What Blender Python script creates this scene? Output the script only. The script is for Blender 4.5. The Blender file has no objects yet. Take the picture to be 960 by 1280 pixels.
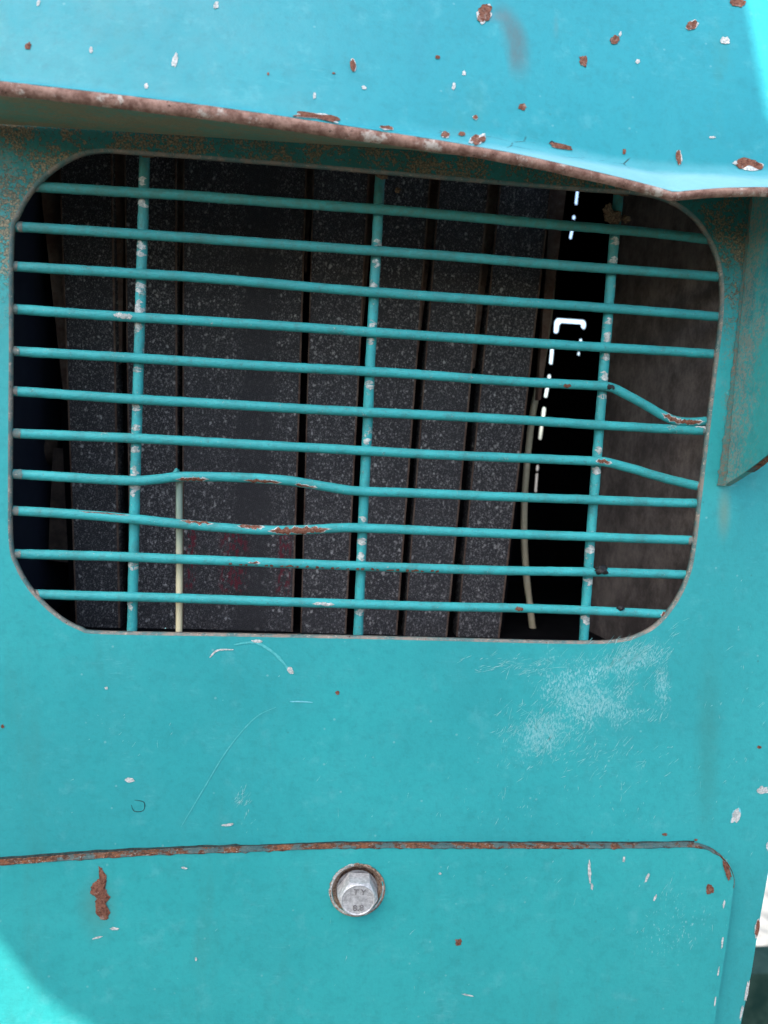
import bpy, bmesh, math, random
from mathutils import Vector, Matrix, noise, geometry

random.seed(7)
scene = bpy.context.scene
COL = scene.collection

# ------------------------------------------------------------------ camera
# world: X right, Y into the machine, Z up; the front sheet of the cowl is the plane y = 0
F = 960.0                                   # focal length in photo pixels (photo is 960 x 1280)
CAM = Vector((0.0, -0.36, 1.0))
YAW, PITCH, ROLL = 0.09402, 0.09351, 0.05117
FW = Vector((math.sin(YAW) * math.cos(PITCH), math.cos(YAW) * math.cos(PITCH), -math.sin(PITCH)))
_r = Vector((math.cos(YAW), -math.sin(YAW), 0)); _u = _r.cross(FW)
RT = math.cos(ROLL) * _r + math.sin(ROLL) * _u
UP = -math.sin(ROLL) * _r + math.cos(ROLL) * _u
cam_data = bpy.data.cameras.new('camera')
cam = bpy.data.objects.new('camera', cam_data); COL.objects.link(cam)
m = Matrix((RT, UP, -FW)).transposed().to_4x4(); m.translation = CAM
cam.matrix_world = m
cam_data.sensor_fit = 'VERTICAL'; cam_data.sensor_height = 36.0; cam_data.lens = 36.0 * F / 1280.0
cam_data.clip_start = 0.01; cam_data.clip_end = 500
cam_data.dof.use_dof = True; cam_data.dof.focus_distance = 0.372; cam_data.dof.aperture_fstop = 9.5
scene.camera = cam

def P(px, py, y=0.0):
    """point of the photo's pixel (px, py) at world depth y"""
    d = FW + RT * ((px - 480) / F) - UP * ((py - 640) / F)
    return CAM + d * ((y - CAM.y) / d.y)
MM = 0.001
PX = 0.36 / F                               # metres per photo pixel on the front sheet

# ------------------------------------------------------------------ light
SUN_DIR = Vector((-0.36, -0.46, 0.81)).normalized()      # towards the sun
world = bpy.data.worlds.new('World'); scene.world = world; world.use_nodes = True
wn = world.node_tree; wn.nodes.clear()
sky = wn.nodes.new('ShaderNodeTexSky'); sky.sky_type = 'NISHITA'; sky.sun_disc = False; sky.dust_density = 2.5; sky.ozone_density = 0.8
sky.sun_elevation = math.asin(SUN_DIR.z); sky.sun_rotation = math.atan2(SUN_DIR.x, SUN_DIR.y)
bg = wn.nodes.new('ShaderNodeBackground'); bg.inputs['Strength'].default_value = 0.15
wo = wn.nodes.new('ShaderNodeOutputWorld')
wn.links.new(sky.outputs[0], bg.inputs[0]); wn.links.new(bg.outputs[0], wo.inputs[0])
sun_d = bpy.data.lights.new('sun', 'SUN'); sun_d.energy = 3.0; sun_d.angle = math.radians(0.25); sun_d.color = (1, .95, .87)
sun = bpy.data.objects.new('sun', sun_d); COL.objects.link(sun)
sun.rotation_euler = (-SUN_DIR).to_track_quat('-Z', 'Y').to_euler(); sun.location = (-1, -2, 4)
vs = scene.view_settings
vs.view_transform = 'Standard'; vs.look = 'None'; vs.exposure = 1.80; vs.gamma = 1.0; vs.use_curve_mapping = False

# ------------------------------------------------------------------ node helper
class NT:
    def __init__(s, name):
        s.m = bpy.data.materials.new(name); s.m.use_nodes = True
        s.t = s.m.node_tree; s.b = s.t.nodes['Principled BSDF']
        s.tc = s.t.nodes.new('ShaderNodeTexCoord').outputs['Object']
    def put(s, sock, v):
        if hasattr(v, 'is_linked') or isinstance(v, bpy.types.NodeSocket): s.t.links.new(v, sock)
        elif isinstance(v, (tuple, list)) and len(v) == 3 and sock.type == 'RGBA': sock.default_value = (*v, 1)
        else: sock.default_value = v
    def math(s, op, a, b=None, c=None, clamp=False):
        n = s.t.nodes.new('ShaderNodeMath'); n.operation = op; n.use_clamp = clamp
        s.put(n.inputs[0], a)
        if b is not None: s.put(n.inputs[1], b)
        if c is not None: s.put(n.inputs[2], c)
        return n.outputs[0]
    def mul(s, a, b): return s.math('MULTIPLY', a, b)
    def add(s, a, b): return s.math('ADD', a, b)
    def mx(s, a, b): return s.math('MAXIMUM', a, b)
    def mapping(s, scale=(1, 1, 1), rot=(0, 0, 0), loc=(0, 0, 0)):
        n = s.t.nodes.new('ShaderNodeMapping'); s.put(n.inputs['Vector'], s.tc)
        n.inputs['Scale'].default_value = scale; n.inputs['Rotation'].default_value = rot; n.inputs['Location'].default_value = loc
        return n.outputs[0]
    def noise(s, scale, detail=4, rough=.6, vec=None, dist=0):
        n = s.t.nodes.new('ShaderNodeTexNoise'); s.put(n.inputs['Vector'], vec or s.tc)
        n.inputs['Scale'].default_value = scale; n.inputs['Detail'].default_value = detail
        n.inputs['Roughness'].default_value = rough; n.inputs['Distortion'].default_value = dist
        return n.outputs['Fac']
    def voro(s, scale, feature='F1', vec=None, rnd=1.0, out='Distance'):
        n = s.t.nodes.new('ShaderNodeTexVoronoi'); n.feature = feature; s.put(n.inputs['Vector'], vec or s.tc)
        n.inputs['Scale'].default_value = scale; n.inputs['Randomness'].default_value = rnd
        return n.outputs[out]
    def step(s, v, lo, hi):
        n = s.t.nodes.new('ShaderNodeMapRange'); n.interpolation_type = 'SMOOTHSTEP'
        s.put(n.inputs['Value'], v); n.inputs['From Min'].default_value = lo; n.inputs['From Max'].default_value = hi
        return n.outputs[0]
    def mix(s, f, a, b):
        n = s.t.nodes.new('ShaderNodeMix'); n.data_type = 'RGBA'
        s.put(n.inputs[0], f); s.put(n.inputs[6], a); s.put(n.inputs[7], b)
        return n.outputs[2]
    def sep(s):
        n = s.t.nodes.new('ShaderNodeSeparateXYZ'); s.put(n.inputs[0], s.tc); return n.outputs
    def blob(s, px, py, rx, ry, ang=0, y=0.0, inner=0.0):
        """soft ellipse on the front sheet: 1 in the middle, 0 at the rim; centre and radii in photo pixels"""
        c = P(px, py, y); x, _, z = s.sep(); a = math.radians(ang)
        dx = s.math('SUBTRACT', x, c.x); dz = s.math('SUBTRACT', z, c.z)
        u = s.add(s.mul(dx, math.cos(a) / (rx * PX)), s.mul(dz, math.sin(a) / (rx * PX)))
        v = s.add(s.mul(dx, -math.sin(a) / (ry * PX)), s.mul(dz, math.cos(a) / (ry * PX)))
        d = s.math('SQRT', s.add(s.mul(u, u), s.mul(v, v)))
        return s.step(d, 1.0, inner)
    def bump(s, h, dist, strength=1.0, normal=None):
        n = s.t.nodes.new('ShaderNodeBump'); n.inputs['Distance'].default_value = dist; n.inputs['Strength'].default_value = strength
        s.put(n.inputs['Height'], h)
        if normal is not None: s.put(n.inputs['Normal'], normal)
        return n.outputs[0]
    def done(s, color, rough=.5, normal=None, metal=0.0, spec=.5):
        s.put(s.b.inputs['Base Color'], color); s.put(s.b.inputs['Roughness'], rough)
        s.put(s.b.inputs['Metallic'], metal); s.put(s.b.inputs['Specular IOR Level'], spec)
        if normal is not None: s.put(s.b.inputs['Normal'], normal)
        return s.m

TEAL = (0.031, 0.338, 0.336)
TEAL2 = (0.027, 0.292, 0.296)
PALE = (0.20, 0.52, 0.54)
DUST = (0.36, 0.27, 0.15)
DUSTD = (0.12, 0.080, 0.042)
PRIMER = (0.62, 0.62, 0.58)

def paint(name, hue=TEAL, hue2=TEAL2, top_dirt_shadow=0.0, extra=None, rough=.42, specks=.5):
    t = NT(name)
    big = t.noise(9, 5, .6); fine = t.noise(420, 4, .7)
    c = t.mix(t.step(big, .35, .68), hue, hue2)
    c = t.mix(t.mul(t.step(fine, .45, .75), .35), c, tuple(v * .78 for v in hue2))
    mot = t.noise(150, 5, .7); c = t.mix(t.mul(t.step(mot, .46, .70), .26), c, tuple(v * .66 for v in hue2))
    run = t.noise(34, 5, .7, t.mapping((1, 1, .16))); c = t.mix(t.mul(t.step(run, .52, .74), .30), c, (.045, .22, .20))
    pk = t.noise(75, 4, .7, t.mapping(loc=(.4, .2, .9))); c = t.mix(t.mul(t.step(pk, .55, .72), .12), c, PALE)
    # chalky scuffs and hairline scratches
    sc = t.noise(30, 6, .75); sv = t.noise(900, 3, .6, t.mapping((.18, 1, 1), (0, .7, 0)))
    c = t.mix(t.mul(t.mul(t.step(sc, .52, .75), t.step(sv, .52, .68)), .55 * specks), c, PALE)
    v = t.voro(95, rnd=1); c = t.mix(t.mul(t.step(v, .075, .03), .5 * specks), c, (.35, .55, .55))
    v2 = t.voro(60, vec=t.mapping(loc=(.3, .1, .7))); c = t.mix(t.mul(t.step(v2, .05, .02), .7 * specks), c, (.03, .09, .09))
    r = t.add(rough, t.mul(t.step(sc, .4, .7), .18)); dirt = None
    if top_dirt_shadow:
        # settled dust and painted shadow under the brow: grains in streaks, thick along the top of the opening
        x, y, z = t.sep()
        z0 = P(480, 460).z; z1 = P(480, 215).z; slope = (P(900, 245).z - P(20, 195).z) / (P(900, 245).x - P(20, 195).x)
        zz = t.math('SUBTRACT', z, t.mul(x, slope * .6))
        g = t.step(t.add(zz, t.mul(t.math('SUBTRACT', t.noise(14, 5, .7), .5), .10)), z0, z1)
        clump = t.step(t.add(t.noise(55, 6, .8), t.mul(g, .05)), .47, .60)
        gr = t.step(t.add(t.noise(640, 5, .75), t.mul(clump, .14)), .555, .63)
        dirt = t.mul(t.mul(gr, t.math('MINIMUM', t.add(clump, .45), 1.0)), t.mul(t.step(g, 0, .5), top_dirt_shadow))
        shadow_film = t.mul(t.mul(g, t.add(.5, t.mul(t.step(t.noise(26, 6, .8), .35, .65), .5))), .8 * top_dirt_shadow)  # darker green layer paints in the brow shadow
        c = t.mix(shadow_film, c, (.026, .115, .092)); c = t.mix(t.mul(dirt, .85), c, t.mix(t.step(t.noise(1100, 2), .35, .65), DUSTD, DUST))
        r = t.add(r, t.mul(g, .25))
    if extra: c = extra(t, c)
    h = t.add(t.mul(t.noise(240, 3, .5), .7), t.mul(t.noise(900, 3, .6), .35))
    if dirt is not None: h = t.add(h, t.mul(dirt, 2.2))
    n = t.bump(t.noise(11, 2, .4), .0022, .5)
    n = t.bump(h, .00028, .75, n)
    return t.done(c, r, n, spec=.32)

def panel_marks(t, c):
    grain = t.noise(1100, 4, .75, t.mapping((1, 1, .45), (0, -.55, 0)))
    cl = t.noise(90, 5, .75)
    def scuff(px, py, rx, ry, ang, amt, thr=.52):
        nonlocal c
        b = t.blob(px, py, rx, ry, ang)
        k = t.mul(t.step(t.add(grain, t.mul(b, .16)), thr + .09, thr + .2), t.step(t.add(cl, t.mul(b, .16)), .50, .68))
        c = t.mix(t.mul(t.mul(k, t.step(b, 0, .5)), amt), c, (.42, .66, .66))
    scuff(735, 870, 140, 80, -25, .42, .49); scuff(680, 915, 95, 65, 35, .36, .49); scuff(780, 830, 110, 40, 25, .4, .49)
    scuff(828, 855, 22, 70, 8, .35, .50)
    # brown-green stain running down from the gusset tip
    st = t.mul(t.blob(885, 930, 26, 190, 4), t.add(.35, t.noise(50, 3))); c = t.mix(t.mul(st, .38), c, (.04, .16, .13))
    st = t.mul(t.blob(905, 640, 14, 50, 4), .55); c = t.mix(st, c, (.16, .22, .15))
    gr = t.step(t.add(t.noise(700, 5, .75), t.mul(t.step(t.noise(60, 5, .8), .4, .65), .12)), .57, .64)
    for a, b, rx, ry in ((925, 400, 34, 230), (915, 540, 22, 90), (20, 230, 60, 90)):
        c = t.mix(t.mul(t.mul(t.blob(a, b, rx, ry, 4 if a > 500 else 0), gr), .8), c, t.mix(t.noise(1000, 2), (.10, .075, .045), (.30, .25, .17)))
    # wrinkled, thicker coat just above the cover
    return c

M = {}
M['panel'] = paint('teal_panel_paint', top_dirt_shadow=1.0, extra=panel_marks)
def hood_marks(t, c):
    x, y, z = t.sep()
    # grey rubbed smear, dull rub lines and a painted dark reflection, each with a shape of its own
    Y = -0.02
    b = t.blob(636, 54, 27, 60, 12, Y, .35); hole = t.blob(614, 58, 24, 52, 8, Y, .4)
    sm = t.mul(t.math('SUBTRACT', b, t.mul(hole, .85), clamp=True), t.add(.25, t.noise(220, 5, .75, t.mapping((1, 1, .3)))))
    c = t.mix(t.mul(sm, .95), c, (.075, .14, .145))
    c = t.mix(t.mul(t.mul(t.blob(618, 20, 26, 11, 15, Y), t.noise(200, 4, .7)), .95), c, (.12, .17, .18))
    c = t.mix(t.mul(t.mul(t.blob(697, 30, 5, 24, -3, Y), t.noise(200, 4, .7)), .55), c, (.10, .2, .2))
    c = t.mix(t.mul(t.blob(522, 55, 20, 90, -4, Y), .28), c, (.022, .22, .27))  # darker hood reflection painted as a vertical band
    # chalky older coat along the bent lip, with sky reflection painted in
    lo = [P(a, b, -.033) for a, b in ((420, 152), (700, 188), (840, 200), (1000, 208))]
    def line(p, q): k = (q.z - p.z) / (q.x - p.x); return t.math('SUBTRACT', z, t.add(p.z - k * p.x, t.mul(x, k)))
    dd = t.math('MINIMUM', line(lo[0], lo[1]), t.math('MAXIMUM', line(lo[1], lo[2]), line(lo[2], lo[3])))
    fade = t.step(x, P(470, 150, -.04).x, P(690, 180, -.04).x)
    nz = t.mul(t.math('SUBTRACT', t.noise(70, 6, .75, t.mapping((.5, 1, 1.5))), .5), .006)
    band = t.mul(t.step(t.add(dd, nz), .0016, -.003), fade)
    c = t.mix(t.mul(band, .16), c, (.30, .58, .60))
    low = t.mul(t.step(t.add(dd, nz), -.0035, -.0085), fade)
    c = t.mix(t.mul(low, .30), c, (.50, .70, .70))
    # crazed paint along the bent lip
    cr = t.voro(70, 'DISTANCE_TO_EDGE', t.mapping((.7, 1, 2.2)))
    area = t.mx(t.blob(720, 182, 130, 16, -5, -.042), t.blob(600, 172, 90, 10, -6, -.042))
    c = t.mix(t.mul(t.mul(t.step(cr, .028, .008), t.step(t.noise(45, 4, .7), .47, .6)), t.step(area, .1, .4)), c, (.02, .06, .06))
    return c
M['hood'] = paint('teal_hood_paint', (0.018, 0.278, 0.315), (0.015, 0.252, 0.290), extra=hood_marks, rough=.36, specks=.35)  # hood base shifted bluer to carry the blue sky light
def under_marks(t, c):
    k = t.step(t.noise(55, 6, .8, t.mapping((.5, 1, 1))), .40, .60); g = t.step(t.add(t.noise(560, 5, .75), t.mul(k, .14)), .52, .64)
    c = t.mix(t.mul(t.add(.3, t.mul(k, .6)), .75), c, t.mix(t.noise(300, 4, .8), (.12, .14, .08), (.34, .29, .17)))
    return t.mix(t.mul(g, .85), c, t.mix(t.noise(1000, 2), (.13, .095, .05), (.38, .30, .18)))
M['under'] = paint('dusty_underside_paint', (.08, .27, .21), (.10, .24, .17), rough=.7, extra=under_marks)
def gusset_marks(t, c):
    c = t.mix(t.mul(t.step(t.noise(30, 6, .8, t.mapping((1, 1, .5))), .46, .64), .7), c, (.018, .13, .15))
    x, y, z = t.sep(); near = t.step(t.add(y, t.mul(t.math('SUBTRACT', t.noise(40, 5, .7), .5), .05)), -.034, -.004)
    g = t.step(t.add(t.noise(600, 5, .8), t.mul(near, .12)), .55, .65)
    return t.mix(t.mul(g, t.add(.15, t.mul(near, .65))), c, t.mix(t.noise(900, 2), (.13, .12, .09), (.36, .35, .29)))
M['gusset'] = paint('gusset_paint', (.036, .30, .285), (.032, .25, .235), top_dirt_shadow=.0, rough=.45,
    extra=lambda t, c: gusset_marks(t, c))
def cover_marks(t, c):
    c = t.mix(t.mul(t.mul(t.blob(126, 1128, 34, 62, 0), t.add(.3, t.noise(60, 4, .7))), .5), c, (.09, .17, .13))
    b = t.blob(840, 1150, 90, 60, 30); g = t.noise(800, 4, .75, t.mapping((1, 1, .5)))
    return t.mix(t.mul(t.mul(b, t.step(g, .58, .7)), .7), c, (.4, .62, .62))
M['cover'] = paint('teal_cover_paint', (0.030, .340, .332), (.026, .305, .302), extra=cover_marks, specks=.35)

def bar_paint(name, wear, col=TEAL):
    t = NT(name)
    c = t.mix(t.step(t.noise(60, 4), .3, .7), tuple(v * .82 for v in col), tuple(v * 1.05 for v in col))
    w = t.step(t.add(t.noise(170, 5, .75), t.mul(t.math('SUBTRACT', t.noise(25, 3), .5), .35)), .66 - wear, .74 - wear)
    c = t.mix(t.mul(w, .8), c, t.mix(t.step(t.noise(900, 3, .7), .4, .6), (.13, .2, .18), (.5, .52, .46)))
    d = t.step(t.noise(600, 4, .8), .56, .68); c = t.mix(t.mul(d, .55), c, (.05, .13, .11))
    gm = t.step(t.noise(110, 5, .75), .48, .68); c = t.mix(t.mul(gm, .42), c, (.045, .15, .13))
    bk = t.step(t.noise(900, 3, .7, t.mapping(loc=(1, 2, 3))), .66, .72); c = t.mix(t.mul(bk, .8), c, (.34, .36, .31))
    x, y, z = t.sep(); z0 = P(480, 420).z; z1 = P(480, 215).z        # dust settled on the upper bars, plus brow shadow painted in darker
    g = t.mul(t.step(z, z0, z1), t.step(t.noise(280, 4, .8), .38, .62)); c = t.mix(t.mul(g, .6), c, (.085, .14, .10)); c = t.mix(t.mul(t.step(z, z0, z1), .5), c, (.035, .17, .145))
    n = t.bump(t.add(t.noise(450, 4, .6), t.mul(w, .5)), .0007, .7)
    return t.done(c, .58, n, spec=.4)
M['bar'] = bar_paint('teal_bar_paint', 0.0)
M['bar_v'] = bar_paint('teal_worn_bar_paint', 0.06)

def rusty(name, a=(.10, .036, .022), b=(.24, .105, .065), pale=.25, scale=260):
    t = NT(name)
    c = t.mix(t.step(t.noise(scale, 5, .75), .35, .66), a, b)
    c = t.mix(t.mul(t.step(t.noise(scale * .45, 5, .8), .55, .66), pale), c, (.48, .42, .36))
    c = t.mix(t.step(t.noise(scale * 1.7, 4, .8), .62, .7), c, (.035, .018, .012))
    return t.done(c, .85, t.bump(t.noise(scale * 2, 5, .75), .0005, .8), spec=.2)
M['rust'] = rusty('rust', pale=.4, scale=700)
M['lip'] = rusty('rusty_lip', (.15, .075, .055), (.36, .22, .17), 1.0, 190)
M['edge_rust'] = None
def edge_rust():
    t = NT('rusty_painted_edge')
    c = t.mix(t.step(t.noise(300, 5, .8), .35, .65), (.05, .022, .014), (.24, .085, .035))
    c = t.mix(t.step(t.noise(900, 4, .8), .56, .66), c, (.36, .32, .27))
    c = t.mix(t.step(t.noise(600, 4, .8, t.mapping(loc=(2, 1, 3))), .54, .66), c, (.03, .018, .014))
    p = t.step(t.add(t.noise(75, 5, .75), t.mul(t.step(t.noise(7, 2), .4, .6), .08)), .555, .60)
    c = t.mix(t.mul(p, .7), c, (.03, .13, .135))
    return t.done(c, .8, t.bump(t.noise(500, 5, .8), .0006, .8), spec=.25)
M['edge_rust'] = edge_rust()
def rim_mat():
    t = NT('worn_opening_rim')
    c = t.mix(t.step(t.noise(120, 5, .7), .4, .62), (.09, .17, .16), (.24, .21, .17))
    c = t.mix(t.step(t.noise(420, 4, .8), .55, .68), c, (.42, .36, .28))
    c = t.mix(t.step(t.noise(300, 4, .8), .6, .7), c, (.07, .03, .018))
    return t.done(c, .75, t.bump(t.noise(700, 4, .8), .0004, .8), spec=.3)
M['rim'] = rim_mat()
def flat(name, a, b, scale=300, rough=.7, metal=0, bumpd=.0003, spec=.4):
    t = NT(name); c = t.mix(t.step(t.noise(scale, 5, .75), .35, .68), a, b)
    return t.done(c, rough, t.bump(t.noise(scale * 1.5, 4, .7), bumpd, .7), metal, spec)
M['primer'] = flat('bare_pale_primer', (.26, .30, .28), (.66, .65, .60), 900)
M['weld'] = flat('pale_weld_spatter', (.16, .22, .20), (.62, .62, .56), 420)
M['scratch'] = flat('pale_scratch', (.10, .45, .50), (.22, .60, .64), 400)
M['gunk'] = flat('black_grease', (.004, .004, .004), (.02, .019, .018), 500, .45, bumpd=.001)
M['steel'] = flat('dull_zinc_steel', (.36, .36, .345), (.66, .66, .64), 520, .48, .35, .0003)
M['steel_dark'] = flat('stamped_steel', (.13, .125, .12), (.26, .25, .24), 500, .6)
M['scale'] = flat('crusty_brown_scale', (.16, .085, .05), (.44, .34, .25), 800, .9, bumpd=.001)
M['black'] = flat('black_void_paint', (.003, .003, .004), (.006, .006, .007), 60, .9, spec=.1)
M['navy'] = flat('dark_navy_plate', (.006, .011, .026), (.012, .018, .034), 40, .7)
M['brownmetal'] = flat('brown_grimy_metal', (.05, .032, .024), (.10, .068, .05), 120, .75)
M['cream'] = flat('cream_plastic', (.50, .42, .27), (.62, .54, .36), 60, .5)

def fin_mat():
    t = NT('dusty_radiator_fins')
    x, y, z = t.sep()
    w1 = t.math('SINE', t.mul(t.add(x, t.mul(z, .5)), 3600)); w2 = t.math('SINE', t.mul(t.add(z, t.mul(x, -.35)), 3600))
    weave = t.mul(t.add(t.mul(w1, w2), 1), .5)
    c = t.mix(weave, (.024, .022, .023), (.060, .056, .058))
    c = t.mix(t.mul(t.step(t.noise(35, 5, .7, t.mapping((1, 1, .35))), .35, .7), .8), c, (.046, .043, .044))
    # dust flecks caught in the fins
    den = t.step(t.noise(60, 6, .8, t.mapping((1, 1, .6))), .36, .64)
    def flecks(scale, thr, keep, loc):
        n_ = t.t.nodes.new('ShaderNodeTexVoronoi'); ns_ = t.t.nodes.new('ShaderNodeTexNoise'); t.put(ns_.inputs['Vector'], t.tc); ns_.inputs['Scale'].default_value = scale * .8; ns_.inputs['Detail'].default_value = 3
        vm = t.t.nodes.new('ShaderNodeVectorMath'); vm.operation = 'MULTIPLY_ADD'; t.put(vm.inputs[0], ns_.outputs['Color']); vm.inputs[1].default_value = (1.5 / scale,) * 3; t.put(vm.inputs[2], t.mapping((1, .3, .75), loc=loc))
        t.put(n_.inputs['Vector'], vm.outputs[0]); n_.inputs['Scale'].default_value = scale
        sp_ = t.t.nodes.new('ShaderNodeSeparateColor'); t.put(sp_.inputs[0], n_.outputs['Color'])
        on = t.step(t.add(sp_.outputs[0], t.mul(den, .30)), keep, keep + .12)
        sz = t.add(.5, t.mul(sp_.outputs[1], .8))
        return t.mul(t.mul(on, t.step(t.math('DIVIDE', n_.outputs['Distance'], sz), thr, thr * .45)), t.add(.35, t.mul(sp_.outputs[2], .65)))
    f = t.mx(t.mul(flecks(1000, .5, .56, (0, 0, 0)), .95), t.mul(flecks(1700, .55, .50, (.7, .2, .1)), .6)); f2 = flecks(470, .42, .84, (.3, .1, .5))
    # a strip rubbed smooth
    sm = t.step(t.math('ABSOLUTE', t.math('SUBTRACT', x, P(318, 560, .1).x)), .006, .014)
    c = t.mix(t.mul(t.mul(f, .9), t.add(t.mul(sm, .75), .25)), c, (.38, .36, .34))
    c = t.mix(t.mul(t.mul(f2, .9), t.add(t.mul(sm, .75), .25)), c, (.48, .455, .42))
    # faded red print low on the wide strip
    def col(px, w): return t.step(t.math('ABSOLUTE', t.math('SUBTRACT', x, P(px, 700, .1).x)), w * PX * 1.25, w * PX * .6)
    rows = t.mul(t.step(z, P(300, 745, .1).z, P(300, 735, .1).z), t.step(z, P(300, 655, .1).z, P(300, 667, .1).z))
    cols = t.mx(t.mx(col(238, 8), col(292, 22)), col(355, 11))
    dots = t.step(t.noise(420, 2, .5, t.mapping((1.6, 1, .8))), .48, .58)
    c = t.mix(t.mul(t.mul(rows, cols), t.mul(dots, .85)), c, (.16, .018, .03))
    return t.done(c, .75, t.bump(t.add(weave, t.mul(f, 1.2)), .0004, .7), spec=.3)
M['fin'] = fin_mat()
def spacer_mat():
    t = NT('dusty_brown_spacer')
    c = t.mix(t.step(t.noise(90, 4, .7), .35, .7), (.10, .056, .040), (.19, .13, .095))
    c = t.mix(t.mul(t.step(t.noise(420, 4, .75), .58, .68), .6), c, (.24, .20, .16))
    return t.done(c, .85, t.bump(t.noise(500, 3), .0004), spec=.2)
M['spacer'] = spacer_mat()
def baffle_mat():
    t = NT('mottled_dark_baffle')
    c = t.mix(t.step(t.noise(60, 6, .8, t.mapping((1, .6, .45))), .35, .7), (.058, .047, .042), (.175, .145, .126))
    c = t.mix(t.mul(t.step(t.noise(110, 5, .8), .55, .75), .4), c, (.14, .11, .09))
    return t.done(c, .8, t.bump(t.noise(70, 5, .7), .001, .7), spec=.25)
M['baffle'] = baffle_mat()
def ground_mat():
    t = NT('dusty_earth'); c = t.mix(t.step(t.noise(3, 6, .7), .35, .7), (.09, .082, .068), (.14, .128, .105))
    c = t.mix(t.mul(t.step(t.noise(40, 5, .8), .5, .7), .5), c, (.07, .065, .06))
    return t.done(c, .85, t.bump(t.noise(120, 5, .8), .004, .6), spec=.25)
M['ground'] = ground_mat()
M['path'] = flat('pale_concrete', (.10, .105, .10), (.40, .38, .33), 6, .85, bumpd=.002)
M['chassis'] = flat('dark_green_chassis_paint', (.008, .028, .022), (.03, .06, .045), 25, .9, spec=.1)
M['sky_blocker'] = flat('dark_sky_blocker', (.02, .02, .022), (.035, .035, .04), 60, .8)
M['shadow_sheet'] = flat('grey_shadow_sheet', (.16, .15, .13), (.24, .23, .20), 200, .9)
def wire_mat():
    t = NT('wire_green_to_cream'); x, y, z = t.sep()  # grey-green at the top, cream towards the bottom
    f = t.step(t.add(z, t.mul(t.noise(90, 3), .01)), P(224, 750, .01).z, P(224, 610, .01).z)
    return t.done(t.mix(f, (.72, .62, .38), (.20, .27, .21)), .5)
M['wire'] = wire_mat()

# ------------------------------------------------------------------ object helpers
def thing(name, label, cat, loc, group=None):
    o = bpy.data.objects.new(name, None); COL.objects.link(o); o.location = loc; o.empty_display_size = .02
    o['label'] = label; o['category'] = cat
    if group: o['group'] = group
    return o
def link_obj(name, me, parent=None, **props):
    o = bpy.data.objects.new(name, me); COL.objects.link(o)
    if parent is not None:
        o.parent = parent
        w = Matrix.Identity(4); q = parent
        while q is not None: w = Matrix.Translation(q.location) @ w; q = q.parent if q.parent else None
        # meshes hold world coordinates; parts of parts sit under an unmoved parent
        o.matrix_parent_inverse = Matrix.Translation(-parent.location) if parent.type == 'EMPTY' else Matrix.Identity(4)
    for k, v in props.items(): o[k] = v
    return o
def mesh(name, verts, faces, mat, parent=None, smooth=False, **props):
    me = bpy.data.meshes.new(name); me.from_pydata([tuple(v) for v in verts], [], faces); me.validate()
    me.materials.append(M[mat])
    if smooth: me.polygons.foreach_set('use_smooth', [True] * len(me.polygons))
    return link_obj(name, me, parent, **props)
def from_bm(name, bm, mat, parent=None, smooth=False, **props):
    bmesh.ops.recalc_face_normals(bm, faces=bm.faces)
    me = bpy.data.meshes.new(name); bm.to_mesh(me); bm.free(); me.materials.append(M[mat])
    if smooth: me.polygons.foreach_set('use_smooth', [True] * len(me.polygons))
    return link_obj(name, me, parent, **props)

def catmull(pts, n=8, closed=False):
    pts = [Vector(p) for p in pts]; N = len(pts); out = []
    for i in range(N if closed else N - 1):
        g = (lambda k: pts[k % N]) if closed else (lambda k: pts[max(0, min(N - 1, k))])
        a, b, c, d = g(i - 1), g(i), g(i + 1), g(i + 2)
        for k in range(n):
            t = k / n
            out.append(.5 * (2 * b + (c - a) * t + (2 * a - 5 * b + 4 * c - d) * t * t + (3 * b - a - 3 * c + d) * t ** 3))
    if not closed: out.append(pts[-1])
    return out
def px2(pts, y=0.0): return [P(a, b, y) for a, b in pts]

def offset_loop(loop, d):
    """shift a closed loop in the XZ plane outwards by d"""
    n = len(loop); area = sum(loop[i].x * loop[(i + 1) % n].z - loop[(i + 1) % n].x * loop[i].z for i in range(n))
    s = 1 if area > 0 else -1; out = []
    for i in range(n):
        t = loop[(i + 1) % n] - loop[i - 1]; t.y = 0; t.normalize()
        out.append(loop[i] + Vector((t.z, 0, -t.x)) * d * s)
    return out
def sheet(outer, holes, y, ythick, rings=None):
    """flat sheet in XZ at depth y with holes, extruded to ythick"""
    bm = bmesh.new(); edges = []; loops = []
    for lp in [outer] + holes:
        vsl = [bm.verts.new((p.x, y, p.z)) for p in lp]; loops.append(vsl)
        edges += [bm.edges.new((vsl[i], vsl[(i + 1) % len(vsl)])) for i in range(len(vsl))]
    bmesh.ops.triangle_fill(bm, use_beauty=True, use_dissolve=False, edges=edges)
    r = bmesh.ops.extrude_face_region(bm, geom=bm.faces[:])
    for v in r['geom']:
        if isinstance(v, bmesh.types.BMVert): v.co.y = ythick
    return bm
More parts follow.
